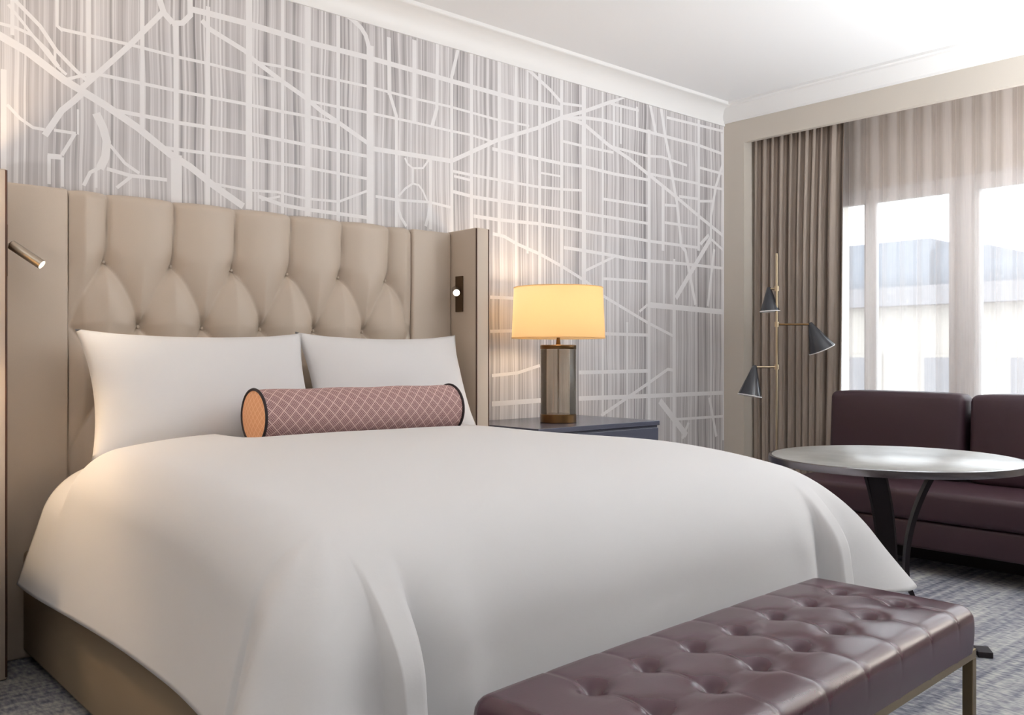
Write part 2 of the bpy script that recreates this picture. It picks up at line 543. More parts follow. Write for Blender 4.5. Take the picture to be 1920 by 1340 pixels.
# the printed map streets of the wallpaper
STREETS = [  # width, then x z pairs, millimetres on the headboard wall
    (18, 1084, 2735, 1084, 2187),
    (13, 970, 2481, 970, 2372, 991, 2357),
    (17, 1290, 2735, 1290, 2034),
    (22, 1428, 2491, 1428, 1763),
    (45, 1430, 1946, 1430, 1746),
    (19, 1565, 2600, 1565, 1750),
    (30, 1751, 2735, 1751, 1754),
    (16, 1912, 2735, 1912, 1753),
    (27, 2039, 2735, 2039, 1754),
    (20, 2199, 2757, 2199, 1745),
    (40, 2377, 2621, 2377, 1737),
    (24, 2216, 2744, 2275, 2723, 2325, 2694, 2352, 2662, 2370, 2607),
    (22, 2485, 2686, 2488, 2401),
    (19, 2491, 2407, 2529, 2305, 2529, 1712),
    (26, 2639, 2709, 2639, 2284),
    (21, 2784, 2729, 2781, 2389, 2750, 2292),
    (21, 2924, 2750, 2878, 2575, 2878, 1730),
    (22, 3011, 2753, 3011, 1756),
    (23, 3206, 2739, 3206, 1773),
    (20, 3328, 2736, 3328, 1427),
    (16, 3417, 2732, 3417, 1687),
    (25, 3512, 2734, 3512, 1435),
    (26, 3687, 2743, 3687, 1443),
    (37, 3875, 2744, 3875, 1451),
    (19, 4039, 2734, 4039, 628),
    (20, 4141, 2682, 4141, 2402),
    (15, 4205, 2674, 4205, 2429),
    (21, 4356, 2689, 4356, 2547),
    (32, 4476, 2564, 4476, 569),
    (27, 4616, 2215, 4616, 1797),
    (27, 4487, 2727, 4546, 2545),
    (28, 4595, 2733, 4638, 2553, 4682, 2420, 4733, 2222, 4766, 2113, 4806, 1847, 4852, 1815, 4904, 1647, 4963, 1458),
    (30, 4998, 2728, 4998, 1827),
    (19, 5280, 2726, 5280, 519),
    (25, 5268, 2671, 5274, 2455, 5193, 2288, 5137, 2074, 5137, 1926),
    (20, 4265, 1321, 4265, 699),
    (22, 4733, 1753, 4733, 1418),
    (16, 4627, 1728, 4627, 1449),
    (34, 4733, 1418, 4733, 535),
    (12, 5137, 1414, 5137, 842),
    (25, 5174, 1852, 5101, 1453),
    (30, 767, 2291, 865, 2250, 995, 2169, 1146, 2100, 1274, 2031, 1403, 1944, 1486, 1905, 1588, 1839, 1724, 1763),
    (15, 818, 2438, 911, 2356, 967, 2277, 1035, 2216, 1076, 2185),
    (11, 803, 2410, 856, 2350, 911, 2283, 963, 2223, 1004, 2191),
    (12, 769, 2333, 829, 2330, 883, 2315, 938, 2269, 976, 2216),
    (14, 817, 2735, 817, 2299),
    (9, 963, 2277, 963, 2228),
    (21, 1053, 2143, 1242, 2362, 1370, 2523),
    (26, 1357, 2582, 1377, 2525, 1414, 2492),
    (23, 1410, 2489, 1455, 2502, 1489, 2544, 1486, 2616),
    (12, 995, 2169, 1072, 2205, 1124, 2220),
    (23, 927, 1944, 987, 2050, 1033, 2098, 1057, 2127),
    (12, 799, 2038, 842, 1994, 887, 1967, 927, 1966),
    (12, 959, 1970, 1037, 1970),
    (13, 1035, 1970, 987, 1878),
    (8, 1045, 2065, 1045, 1967),
    (20, 937, 1868, 987, 1870),
    (13, 942, 1871, 942, 1761),
    (11, 989, 1870, 989, 1757),
    (32, 1112, 2062, 1138, 2010, 1152, 1957, 1146, 1893, 1126, 1846),
    (14, 1126, 1850, 1090, 1826, 1066, 1771),
    (10, 1112, 1844, 1112, 1768),
    (13, 1164, 1945, 1221, 1881, 1278, 1848),
    (15, 1152, 1849, 1242, 1834, 1390, 1836),
    (13, 1246, 1830, 1190, 1778),
    (19, 788, 2166, 788, 1795),
    (13, 985, 2362, 1242, 2362, 1434, 2355, 1553, 2356, 1733, 2351, 1912, 2350),
    (14, 1120, 2217, 1439, 2213, 1733, 2215, 1904, 2213, 2022, 2215, 2216, 2211),
    (16, 1156, 2087, 1439, 2081, 1733, 2088, 2022, 2082, 2364, 2078),
    (14, 1370, 1968, 1486, 1970, 1588, 1972, 1733, 1975, 2033, 1977, 2364, 1969),
    (12, 1588, 1846, 1733, 1837, 1886, 1846, 2033, 1834, 2202, 1839, 2364, 1912),
    (17, 1794, 1816, 1910, 1791, 2025, 1784, 2364, 1780),
    (10, 1809, 1801, 1899, 1828),
    (26, 1495, 2569, 1574, 2571, 1743, 2571, 1904, 2565, 2036, 2557, 2364, 2559),
    (25, 2364, 2559, 2613, 2554, 2993, 2547, 3324, 2542, 3687, 2556),
    (22, 1537, 2534, 1574, 2504, 1733, 2447, 1771, 2418, 1904, 2353, 2022, 2301, 2108, 2252, 2202, 2214, 2370, 2139),
    (13, 1771, 2408, 1904, 2416, 2022, 2414, 2181, 2415, 2361, 2418, 2613, 2412, 2867, 2413, 3187, 2402, 3429, 2409),
    (13, 2052, 2287, 2181, 2288, 2361, 2291, 2613, 2291, 2867, 2287, 3007, 2288, 3164, 2276),
    (24, 2395, 2120, 2516, 2122, 2729, 2127, 2881, 2130),
    (22, 2874, 2129, 3187, 2288, 3503, 2412, 3691, 2503, 3871, 2570, 4111, 2673, 4275, 2748),
    (21, 3421, 2726, 3596, 2644, 3691, 2585),
    (24, 3687, 2509, 3871, 2497, 4092, 2404, 4280, 2350, 4476, 2273, 4733, 2173, 4992, 2066, 5280, 1954),
    (16, 3700, 2586, 3871, 2602),
    (20, 3700, 2499, 3884, 2535, 4039, 2549, 4466, 2548, 4992, 2546, 5280, 2527),
    (17, 4111, 2663, 4372, 2668),
    (18, 4655, 2674, 5280, 2688),
    (16, 3700, 2365, 3871, 2363, 4136, 2365),
    (17, 4136, 2398, 4450, 2392, 4605, 2408, 4869, 2390),
    (19, 3156, 2237, 3491, 2234, 3696, 2233, 3871, 2242, 4145, 2234, 4466, 2240),
    (18, 4487, 2281, 4992, 2284),
    (18, 5010, 2395, 5274, 2388),
    (18, 5010, 2279, 5280, 2280),
    (18, 4783, 2172, 4992, 2179),
    (18, 5010, 2166, 5168, 2184),
    (15, 2888, 2078, 3014, 2075, 3328, 2073, 3491, 2073, 3696, 2083, 3866, 2098),
    (12, 3524, 2156, 3687, 2157),
    (18, 2888, 1971, 3025, 1960, 3328, 1960, 3696, 1964, 3889, 1963, 4471, 1960),
    (19, 3025, 1857, 3206, 1855, 3491, 1863, 3696, 1861, 4025, 1854, 4285, 1854, 4487, 1848, 4992, 1848),
    (17, 4044, 2068, 4461, 2072),
    (18, 4633, 2098, 4772, 2107),
    (18, 4633, 1983, 4992, 1986),
    (19, 3160, 1775, 3241, 1768, 3336, 1734, 3512, 1691, 3696, 1630, 3889, 1557, 4053, 1472, 4455, 1326, 4727, 1241),
    (20, 3705, 1744, 3889, 1739, 4136, 1729, 4285, 1720, 4487, 1721, 4818, 1727, 5287, 1726),
    (16, 3889, 1621, 4145, 1723),
    (17, 4049, 1582, 4471, 1587),
    (36, 4461, 1439, 5287, 1419),
    (17, 4382, 1392, 4461, 1439),
    (35, 5137, 1926, 4750, 1493),
    (24, 5113, 1946, 5016, 1872),
    (19, 5119, 1928, 5287, 1850),
    (20, 3830, 1246, 4471, 1244),
    (23, 3830, 1011, 4082, 1012, 4471, 1014),
    (18, 3153, 1001, 3340, 1014, 3512, 1054),
    (27, 3830, 856, 4471, 853, 5287, 853),
    (27, 3153, 847, 3537, 855),
    (21, 4025, 746, 4471, 936, 4666, 1023, 4733, 1015),
    (45, 4584, 819, 4864, 577),
    (25, 5119, 824, 5199, 550),
    (18, 4750, 690, 5287, 688),
    (23, 4887, 662, 4818, 558),
    (18, 3141, 1428, 3328, 1430),
    (18, 3141, 1242, 3304, 1248),
    (11, 2581, 2103, 2597, 2075, 2629, 2058, 2692, 2067, 2733, 2120),
    (13, 2629, 2058, 2629, 1983),
    (11, 2542, 1905, 2584, 1950, 2629, 1980, 2666, 1977, 2692, 1950, 2723, 1894),
    (16, 2536, 1894, 2542, 1841, 2558, 1800, 2590, 1760),
    (17, 2736, 1895, 2726, 1828, 2709, 1772),
    (20, 2740, 2121, 2740, 1758),
    (14, 2407, 1889, 2536, 1886, 2733, 1898, 2888, 1885),
    (14, 2892, 2053, 3011, 2046),
]
# the map goes on past the frame to the left of the bed
rs = random.Random(4)
for i in range(9):
    xx = 620 - i * 240 + rs.randint(-30, 30)
    STREETS.append((rs.choice((10, 14, 20)), xx, 2735, xx, 0))
for i in range(11):
    zz = 2600 - i * 245 + rs.randint(-25, 25)
    STREETS.append((rs.choice((10, 14)), -1690, zz - 30, 640, zz + 20))
for i in range(5):
    STREETS.append((14, 2960 + i * 520, 700 - i * 60, 2960 + i * 520, 0))
STREETS.append((20, -1500, 900, -300, 1900, 660, 2560))
bm = bmesh.new()
for i, st in enumerate(STREETS):
    w = st[0] / 1000
    pts = [Vector((st[k] / 1000, st[k + 1] / 1000)) for k in range(1, len(st), 2)]
    y = WALL_Y - 0.0004 - 0.0000035 * i
    left, right = [], []
    for k, p in enumerate(pts):
        d0 = (p - pts[k - 1]).normalized() if k else None
        d1 = (pts[k + 1] - p).normalized() if k + 1 < len(pts) else None
        d = (d0 + d1).normalized() if d0 and d1 else (d0 or d1)
        n_ = Vector((-d.y, d.x)) * w / 2
        for lst, q in ((left, p + n_), (right, p - n_)):
            lst.append(bm.verts.new((min(q.x, WALL_X - 0.002), y, min(max(q.y, 0.0), 2.74))))
    grid_faces(bm, [left, right])
link('map_street_print', bm, M['street'], wall_back)

# crown mouldings: a stepped cove along the headboard wall and the window wall
def crown(name, a, b, inward, prof):
    """a, b: wall line ends at the ceiling; inward: unit vector into the room"""
    a, b, n_ = Vector(a), Vector(b), Vector(inward)
    bm = bmesh.new()
    rows = []
    for e in (a, b):
        rows.append([bm.verts.new((e.x + n_.x * d, e.y + n_.y * d, z)) for d, z in prof])
    A, B = rows
    for k in range(len(prof)):
        k2 = (k + 1) % len(prof)
        bm.faces.new((A[k], A[k2], B[k2], B[k]))
    bm.faces.new(A); bm.faces.new(B)
    o = link(name, bm, M['trim'], smooth=True, sharp=25)
    o['kind'] = 'structure'
    return o
COVE = [(0.0, 2.722), (0.008, 2.722)] + [(0.008 + 0.104 * (1 - math.cos(a * math.pi / 32)), 2.726 + 0.104 * math.sin(a * math.pi / 32)) for a in range(17)] + [(0.118, 2.834), (0.120, CEIL), (0.0, CEIL)]
STEP = [(0.0, 2.738), (0.012, 2.738), (0.016, 2.750), (0.03, 2.760), (0.06, 2.80), (0.088, 2.822), (0.092, 2.834), (0.118, 2.836), (0.120, CEIL), (0.0, CEIL)]
crown('trim_1', (X0, WALL_Y, 0), (WALL_X, WALL_Y, 0), (0, -1, 0), COVE)
crown('trim_2', (WALL_X, Y0, 0), (WALL_X, WALL_Y, 0), (-1, 0, 0), STEP)
box('baseboard_back', X0, WALL_X, WALL_Y - 0.015, WALL_Y, 0, 0.12, M['trim'])['kind'] = 'structure'

# ------------------------------------------------------------------ window
win = empty('window_1', (GLASS_X, (WIN_Y0 + WIN_Y1) / 2, WIN_Z0), kind='structure')
def wbox(name, y0, y1, z0, z1, x0=GLASS_X - 0.035, x1=GLASS_X + 0.035, m='vinyl', bevel=0.004, par=None):
    o = box(name, x0 - GLASS_X, x1 - GLASS_X, y0 - win.location.y, y1 - win.location.y, z0 - WIN_Z0, z1 - WIN_Z0, M[m], par or win, bevel)
    return o
MUL = [(2.156, 2.332), (1.06, 1.23)]
wbox('window_head', WIN_Y0, WIN_Y1, WIN_Z1 - 0.09, WIN_Z1)
wbox('window_sill', WIN_Y0, WIN_Y1, WIN_Z0, WIN_Z0 + 0.07, x0=GLASS_X - 0.06)
wbox('window_jamb', WIN_Y1 - 0.07, WIN_Y1, WIN_Z0 + 0.07, WIN_Z1 - 0.09)
wbox('window_jamb', WIN_Y0, WIN_Y0 + 0.07, WIN_Z0 + 0.07, WIN_Z1 - 0.09)
for a, b in MUL:
    wbox('mullion', a, b, WIN_Z0 + 0.07, WIN_Z1 - 0.09)
wbox('window_stile', 2.80, 2.88, WIN_Z0 + 0.07, WIN_Z1 - 0.09, x0=GLASS_X - 0.02, x1=GLASS_X + 0.02)
for a, b in ((2.88, WIN_Y1 - 0.07), (2.332, 2.80), (1.23, 2.156), (WIN_Y0 + 0.07, 1.06)):
    wbox('pane', a, b, WIN_Z0 + 0.07, WIN_Z1 - 0.09, x0=GLASS_X - 0.003, x1=GLASS_X + 0.003, m='glass', bevel=0)

# ------------------------------------------------------------------ curtains
def cloth_wall(name, fn, ys, zs, m):
    bm = bmesh.new()
    rows = [[bm.verts.new(fn(y, z)) for y in ys] for z in zs]
    grid_faces(bm, rows)
    return link(name, bm, m, smooth=True)

def drape_pos(y, z):
    f = (y - 2.87) / (3.55 - 2.87)            # 0 at the free edge, 1 at the niche side
    h = z / 2.72
    ph = 2 * math.pi * (y / 0.062 + 0.9 * noise.noise(Vector((y * 4, 0, 1.7))))
    amp = 0.027 * (0.75 + 0.5 * noise.noise(Vector((y * 9, z * 0.35, 5))))
    x = 5.405 + amp * math.sin(ph) + 0.008 * math.sin(3 * ph + z) + 0.02 * noise.noise(Vector((y * 3, z * 0.8, 9)))
    pull = 0.05 * (1 - h) * (1 - f)           # the hem gathers in a little at the free edge
    return (x, y + pull + 0.010 * math.cos(ph), z)
drape = cloth_wall('curtain', drape_pos, [2.87 + i * 0.68 / 280 for i in range(281)], [0.015 + k * 2.70 / 40 for k in range(41)], M['curtain'])
tag(drape, 'heavy taupe pleated curtain gathered beside the window and behind the floor lamp', 'curtain')

def sheer_pos(y, z):
    ph = 2 * math.pi * (y / 0.112 + 0.25 * noise.noise(Vector((y * 3, 0, 3.3))))
    h = z / 2.72
    amp = 0.030 * (0.5 + 0.5 * h) * (0.8 + 0.5 * noise.noise(Vector((y * 5, z * 0.3, 8))))
    w = math.sin(ph)
    return (5.525 + amp * (w * abs(w) ** 0.4 if w else 0) + 0.008 * noise.noise(Vector((y * 7, z * 0.7, 2))), y + 0.012 * h * math.cos(ph), z)
sheer = cloth_wall('sheer_curtain', sheer_pos, [0.28 + i * 2.72 / 640 for i in range(641)], [0.015 + k * 2.74 / 24 for k in range(25)], M['sheer'])
tag(sheer, 'pale see-through sheer curtain hanging in front of the window', 'curtain')

# ------------------------------------------------------------------ outside
street = box('street_ground', 5.9, 60, -30, 60, -10.2, -10.0, M['asphalt'])
street['kind'] = 'structure'
bld = empty('building', (26, 14, -10), label='pale stone building with blue-grey slate roof seen through the window', cat='building')
def bpart(name, x0, x1, y0, y1, z0, z1, m):
    return box(name, x0 - 26, x1 - 26, y0 - 14, y1 - 14, z0 + 10, z1 + 10, M[m], bld)
bpart('facade_wall', 26, 36, -12, 30, -10, 2.6, 'facade')
bpart('cornice', 25.6, 36, -12.2, 30, 2.6, 3.15, 'cornice')
bm = bmesh.new()
for (x0, x1, y0, y1, z0, z1, ins) in ((26.2, 35.8, 11.4, 30, 3.15, 4.55, 0.5), (26.4, 35.8, 9.9, 11.4, 3.15, 4.25, 0.3), (26.4, 35.8, -12, 9.9, 3.15, 3.85, 1.2)):
    add_box(bm, x0 - 26, x1 - 26, y0 - 14, y1 - 14, z0 + 10, z1 + 10)
link('roof', bm, M['slate'], bld)
for i in range(16):
    yy = -8 + i * 2.3
    w = bpart('window_surround', 25.93, 26.0, yy, yy + 1.15, -1.4, 1.2, 'facade')
    box('pane', -0.09, -0.06, yy + 0.12 - 14, yy + 1.03 - 14, 8.7, 11.1, M['cornice'], w)

# ------------------------------------------------------------------ headboard
HB = 3.63            # front plane of the headboard panel
HB_TOP = 1.735
hb = empty('headboard', (1.766, WALL_Y, 0), label='tall beige leather wingback headboard with deep diamond tufting', cat='headboard')
def rel(o, root):
    o.parent = root
    o.matrix_parent_inverse = root.matrix_basis.inverted()
    return o
T0, T1 = 0.988, 2.556
rows_z = [HB_TOP, 1.472, 1.222, 0.972, 0.722, 0.45]
up_x = [1.121 + 0.26 * i for i in range(6)]
mid_x = [0.991 + 0.26 * i for i in range(7)]
segs = []
for x in up_x:
    segs.append((x, 1.472, x + 0.012, 1.80))
for r in range(1, 4):
    za, zb = rows_z[r], rows_z[r + 1]
    A, B = (up_x, mid_x) if r % 2 else (mid_x, up_x)
    for xa in A:
        for xb in B:
            if abs(abs(xa - xb) - 0.13) < 0.01:
                segs.append((xa, za, xb, zb))
for x in mid_x:
    segs.append((x, 0.722, x, 0.30))
buttons = [(x, 1.472) for x in up_x] + [(x, 1.222) for x in mid_x[1:-1]] + [(x, 0.972) for x in up_x] + [(x, 0.722) for x in mid_x[1:-1]]
def seg_dist(px, pz, s):
    x0, z0, x1, z1 = s
    dx, dz = x1 - x0, z1 - z0
    t = max(0, min(1, ((px - x0) * dx + (pz - z0) * dz) / (dx * dx + dz * dz)))
    # the folds bow: their middle sags to one side
    bow = 0.016 * math.sin(math.pi * t) * (1 if dx >= 0 else -1) if abs(dx) > 0.05 else 0
    return math.hypot(px - x0 - dx * t - bow, pz - z0 - dz * t)
def tuft(px, pz):
    d = min(seg_dist(px, pz, s) for s in segs if min(s[0], s[2]) - 0.16 < px < max(s[0], s[2]) + 0.16 and min(s[1], s[3]) - 0.2 < pz < max(s[1], s[3]) + 0.2)
    db = min(math.hypot(px - bx_, (pz - bz_)) for bx_, bz_ in buttons)
    k = min(d / 0.125, 1.0)
    h = 0.036 * (1 - (1 - k) ** 2.2) + 0.017 * (1 - math.exp(-d / 0.0045))
    h -= 0.026 * math.exp(-(db / 0.035) ** 2)
    return h
bm = bmesh.new()
rows = []
NX, NZ = 250, 190
for k in range(NZ + 1):
    z = 0.42 + (HB_TOP - 0.42) * k / NZ
    row = []
    for i in range(NX + 1):
        x = T0 + (T1 - T0) * i / NX
        e = min(x - T0, T1 - x)
        h = tuft(x, z) * min(1, 0.25 + 0.75 * (e / 0.05)) if e < 0.05 else tuft(x, z)
        top = max(0, z - (HB_TOP - 0.035)) / 0.035
        h -= 0.03 * top ** 3
        row.append(bm.verts.new((x, 3.657 - h, z)))
    rows.append(row)
rows.append([bm.verts.new((v.co.x, WALL_Y - 0.01, HB_TOP)) for v in rows[-1]])
grid_faces(bm, rows)
rel(link('tufted_panel', bm, M['leather_beige'], smooth=True), hb)
for bx_, bz_ in buttons:
    b = lathe('button', [(0.0, 0.006), (0.005, 0.005), (0.008, 0.0), (0.008, -0.006)], M['leather_beige'], n=12)
    b.rotation_euler = (math.pi / 2, 0, 0)
    b.location = (bx_, 3.657 + 0.012, bz_)
    rel(b, hb)
rel(box('side_panel', 0.737, T0 - 0.003, HB, 3.70, 0.0, HB_TOP, M['leather_beige'], bevel=0.012, seg=3), hb)
rel(box('side_panel', T1 + 0.003, 2.80, HB, 3.70, 0.0, HB_TOP, M['leather_beige'], bevel=0.012, seg=3), hb)
rel(box('back_board', 0.65, 2.885, 3.70, 3.725, 0.0, HB_TOP - 0.01, M['leather_beige']), hb)
for x0, x1 in ((0.647, 0.737), (2.80, 2.885)):
    w = box('wing', x0, x1, 3.432, 3.70, 0.0, HB_TOP + 0.008, M['leather_beige'], bevel=0.008, seg=3)
    rel(w, hb)
    for xe in (x0 + 0.004, x1 - 0.004):
        p = tube('piping', [(xe, 3.434, 0.01), (xe, 3.434, 0.8), (xe, 3.434, HB_TOP + 0.004)], 0.0042, M['piping_brown'], n=8)
        p.parent = w
        p.matrix_parent_inverse = Matrix()

# ------------------------------------------------------------------ bed
BX, BCX = 0.940, 1.766
bed = empty('bed', (BCX, 2.55, 0), label='king bed with taupe upholstered base against the headboard', cat='bed')
rel(box('base', BCX - BX, BCX + BX, 1.60, 3.625, 0.03, 0.40, M['base_fabric'], bevel=0.02, seg=3), bed)
rel(box('mattress', BCX - 0.80, BCX + 0.80, 1.66, 3.60, 0.40, 0.69, M['mattress'], bevel=0.10, seg=5), bed)
for sx in (-0.85, 0.85):
    for yy in (1.66, 3.5):
        rel(box('leg', BCX + sx - 0.03, BCX + sx + 0.03, yy - 0.03, yy + 0.03, 0.0, 0.03, M['iron']), bed)

# duvet: a puffy top whose rim rolls over and hangs, with a loose horn of cloth at each foot corner
A_, A_R, R_ = 0.82, 0.87, 0.15
Y_FOOT, Y_HEAD = 1.665, 3.46
DROP = 0.43
def smooth(t):
    t = max(0.0, min(1.0, t))
    return t * t * (3 - 2 * t)
def half_w(y, s=-1):
    return 0.745 + (0.075 if s < 0 else 0.125) * (Y_HEAD - y) / (Y_HEAD - Y_FOOT)
def duvet_top(x, y):
    fx = (x - BCX) / half_w(y, x - BCX)
    fy = (y - Y_FOOT) / (Y_HEAD - Y_FOOT)
    z = 0.795 + 0.034 * (1 - min(1.1, abs(fx)) ** 3.2)
    z -= 0.050 * max(0, 1 - fy / 0.30) ** 2          # the quilt slopes away towards the foot
    z -= 0.088 * smooth((y - 3.14) / 0.12)           # pressed down under the pillows
    z -= 0.064 * math.exp(-((y - 3.09) / 0.095) ** 2) * smooth((x - 1.34) / 0.08) * smooth((2.50 - x) / 0.08)
    z += 0.006 * noise.noise(Vector((x * 2.3, y * 2.0, 0.4)))
    return z
def hem_z(y):
    return 0.315 + 0.045 * smooth((Y_HEAD - y) / 1.6)
def skirt(base, n_, e, flare, wave, R_):
    """one point of the hanging cloth: e = cloth length past the rim; the roll starts at the slope of the top"""
    sl = (duvet_top(base[0] - n_[0] * 0.01, base[1] - n_[1] * 0.01) - duvet_top(base[0], base[1])) / 0.01
    a0 = math.atan(max(0.0, sl))
    q = R_ * (math.pi / 2 - a0)
    zr = duvet_top(base[0], base[1])
    if e < q:
        a = a0 + e / R_
        hh, vv = R_ * (math.sin(a) - math.sin(a0)), R_ * (math.cos(a0) - math.cos(a))
    else:
        hh, vv = R_ * (1 - math.sin(a0)), R_ * math.cos(a0) + (e - q)
    f = min(vv / (zr - hem_z(base[1])), 1.2)
    hh += flare * f ** 1.15 + (wave(f) if callable(wave) else wave * min(1, f * 1.4))
    return (base[0] + n_[0] * hh, base[1] + n_[1] * hh, zr - vv)
bm = bmesh.new()
fr = [-1 + 2 * i / 240 for i in range(241)]
ysd = [Y_HEAD + (Y_FOOT - Y_HEAD) * k / 100 for k in range(101)]
grid_faces(bm, [[bm.verts.new((BCX + g * half_w(y, g), y, duvet_top(BCX + g * half_w(y, g), y))) for g in fr] for y in ysd])
path = []   # (base point, outward normal, flare, wave)
SIDE_FLARE, FOOT_FLARE = 0.115, 0.05
def tuck(d0, d1, x):
    """foot face: a sharp tuck beside each corner horn that drifts inwards and deepens towards the hem"""
    def w(f):
        g = 0.0
        for d, k in ((d0, 1.0), (d1, 0.8)):
            c = 0.080 - 0.012 * f
            dd = d - c
            g += k * smooth((f - 0.10) * 1.7) * (0.050 * (1 - smooth((dd + 0.022) / 0.030)) - 0.040 * math.exp(-(max(dd, 0) / 0.05) ** 2) * smooth((dd + 0.012) / 0.02) + 0.012 * math.exp(-((dd - 0.12) / 0.05) ** 2))
        return g + 0.005 * math.sin(x * 9) * f
    return w
def side(y, s):
    near = max(0, 1 - (y - Y_FOOT) / 0.40) ** 2
    return SIDE_FLARE - 0.06 * (Y_HEAD - y) / (Y_HEAD - Y_FOOT) + 0.03 * near, 0.009 * math.sin(y * 4.1 + s)
HORN_L, HORN_R = 0.14, 0.23
for y in ysd:
    fl_, wv_ = side(y, 0.6)
    path.append(((BCX - half_w(y), y), (-1, 0), fl_, wv_))
for k in range(1, 48):
    u_ = k / 48
    th = math.pi / 2 * u_
    fl_ = (SIDE_FLARE - 0.03) * (1 - u_) + FOOT_FLARE * u_ + HORN_L * math.sin(math.pi * u_) ** 1.5
    path.append(((BCX - A_, Y_FOOT), (-math.cos(th), -math.sin(th)), fl_, -0.012 * math.sin(3 * math.pi * u_) ** 2))
for i in range(241):
    g = -1 + 2 * i / 240
    x = BCX + half_w(Y_FOOT, g) * g
    path.append(((x, Y_FOOT), (0, -1), FOOT_FLARE, tuck(x - (BCX - A_), (BCX + A_R) - x, x)))
for k in range(1, 48):
    u_ = k / 48
    th = math.pi / 2 * u_
    fl_ = FOOT_FLARE * (1 - u_) + (SIDE_FLARE - 0.03) * u_ + HORN_R * math.sin(math.pi * u_) ** 1.5
    path.append(((BCX + A_R, Y_FOOT), (math.sin(th), -math.cos(th)), fl_, -0.012 * math.sin(3 * math.pi * u_) ** 2))
for y in reversed(ysd):
    fl_, wv_ = side(y, 2.0)
    path.append(((BCX + half_w(y, 1), y), (1, 0), fl_, wv_))
def cloth_len(b, n_, R):
    """cloth length that brings the hem to its height"""
    sl = (duvet_top(b[0] - n_[0] * 0.01, b[1] - n_[1] * 0.01) - duvet_top(b[0], b[1])) / 0.01
    a0 = math.atan(max(0.0, sl))
    return duvet_top(b[0], b[1]) - hem_z(b[1]) - R * math.cos(a0) + R * (math.pi / 2 - a0)
sk = []
for (b, n_, fl, wv) in path:
    rr = 0.15 + 0.10 * abs(n_[1]) ** 1.5
    em = cloth_len(b, n_, rr)
    sk.append([bm.verts.new(skirt(b, n_, em * j / 44, fl, wv, rr)) for j in range(45)])
grid_faces(bm, sk)
bmesh.ops.remove_doubles(bm, verts=bm.verts, dist=0.0006)
duvet = link('duvet', bm, M['linen'], smooth=True)
sm = duvet.modifiers.new('thickness', 'SOLIDIFY'); sm.thickness = 0.014; sm.offset = -1
tag(duvet, 'plain white puffy duvet spread over the bed and hanging at the foot', 'duvet')

# pillows
def pillow(name, w, h, th, loc, lean, twist, label, seed, group=None):
    bm = bmesh.new()
    N = 44
    sides = []
    for s in (1, -1):
        rows = []
        for j in range(N + 1):
            b = -1 + 2 * j / N
            row = []
            for i in range(N + 1):
                a = -1 + 2 * i / N
                px = a * w / 2 * (1 - 0.075 * (1 - b * b) * abs(a) ** 3)
                py = b * h / 2 * (1 - 0.13 * (1 - a * a) * abs(b) ** 3)
                k = max(0, (1 - abs(a) ** 2.6) * (1 - abs(b) ** 2.3)) ** 0.62
                pz = s * th / 2 * k
                pz += 0.010 * k * noise.noise(Vector((a * 1.7 + seed, b * 1.7, seed)))
                row.append(bm.verts.new((px, py, pz)))
            rows.append(row)
        grid_faces(bm, rows)
    bmesh.ops.remove_doubles(bm, verts=bm.verts, dist=0.0004)
    o = link(name, bm, M['pillow'], smooth=True)
    o.rotation_euler = (math.pi / 2 - lean, 0, twist)
    o.location = loc
    tag(o, label, 'pillow', group)
    return o
pillow('pillow', 0.905, 0.50, 0.20, (1.415, 3.375, 0.974), 0.40, 0.0, 'white pillow with only one lower corner behind the bolster, far from the window', 1.0)
pillow('pillow', 0.87, 0.50, 0.19, (2.285, 3.405, 0.978), 0.38, 0.0, 'white pillow whose whole lower half is hidden by the patterned bolster, on the window side', 5.0)

# bolster
BR, BL = 0.10, 0.90
bo = empty('bolster', (1.92, 3.09, 0.882), label='round mauve bolster cushion with scallop weave and peach ends', cat='cushion')
def uv_cyl(name, m, prof, n=56):
    """lathe about local X with cloth coordinates; prof: (x, r, v_along)"""
    bm = bmesh.new()
    uvl = bm.loops.layers.uv.new('UVMap')
    rings = [[bm.verts.new((x, r * math.cos(2 * math.pi * k / n), r * math.sin(2 * math.pi * k / n))) for k in range(n)] for x, r, _ in prof]
    for i in range(len(prof) - 1):
        for k in range(n):
            k2 = k + 1
            f = bm.faces.new((rings[i][k], rings[i][k2 % n], rings[i + 1][k2 % n], rings[i + 1][k]))
            for lp, (uu, vv) in zip(f.loops, ((prof[i][2], k), (prof[i][2], k2), (prof[i + 1][2], k2), (prof[i + 1][2], k))):
                lp[uvl].uv = (uu, vv / n * 13 * 0.0465)
    return link(name, bm, m, bo, smooth=True, sharp=60)
uv_cyl('cover', M['bolster'], [(-BL / 2 + BL * i / 20, BR - 0.003 * (1 if i in (0, 20) else 0) + 0.0015 * math.sin(i), BL * i / 20) for i in range(21)])
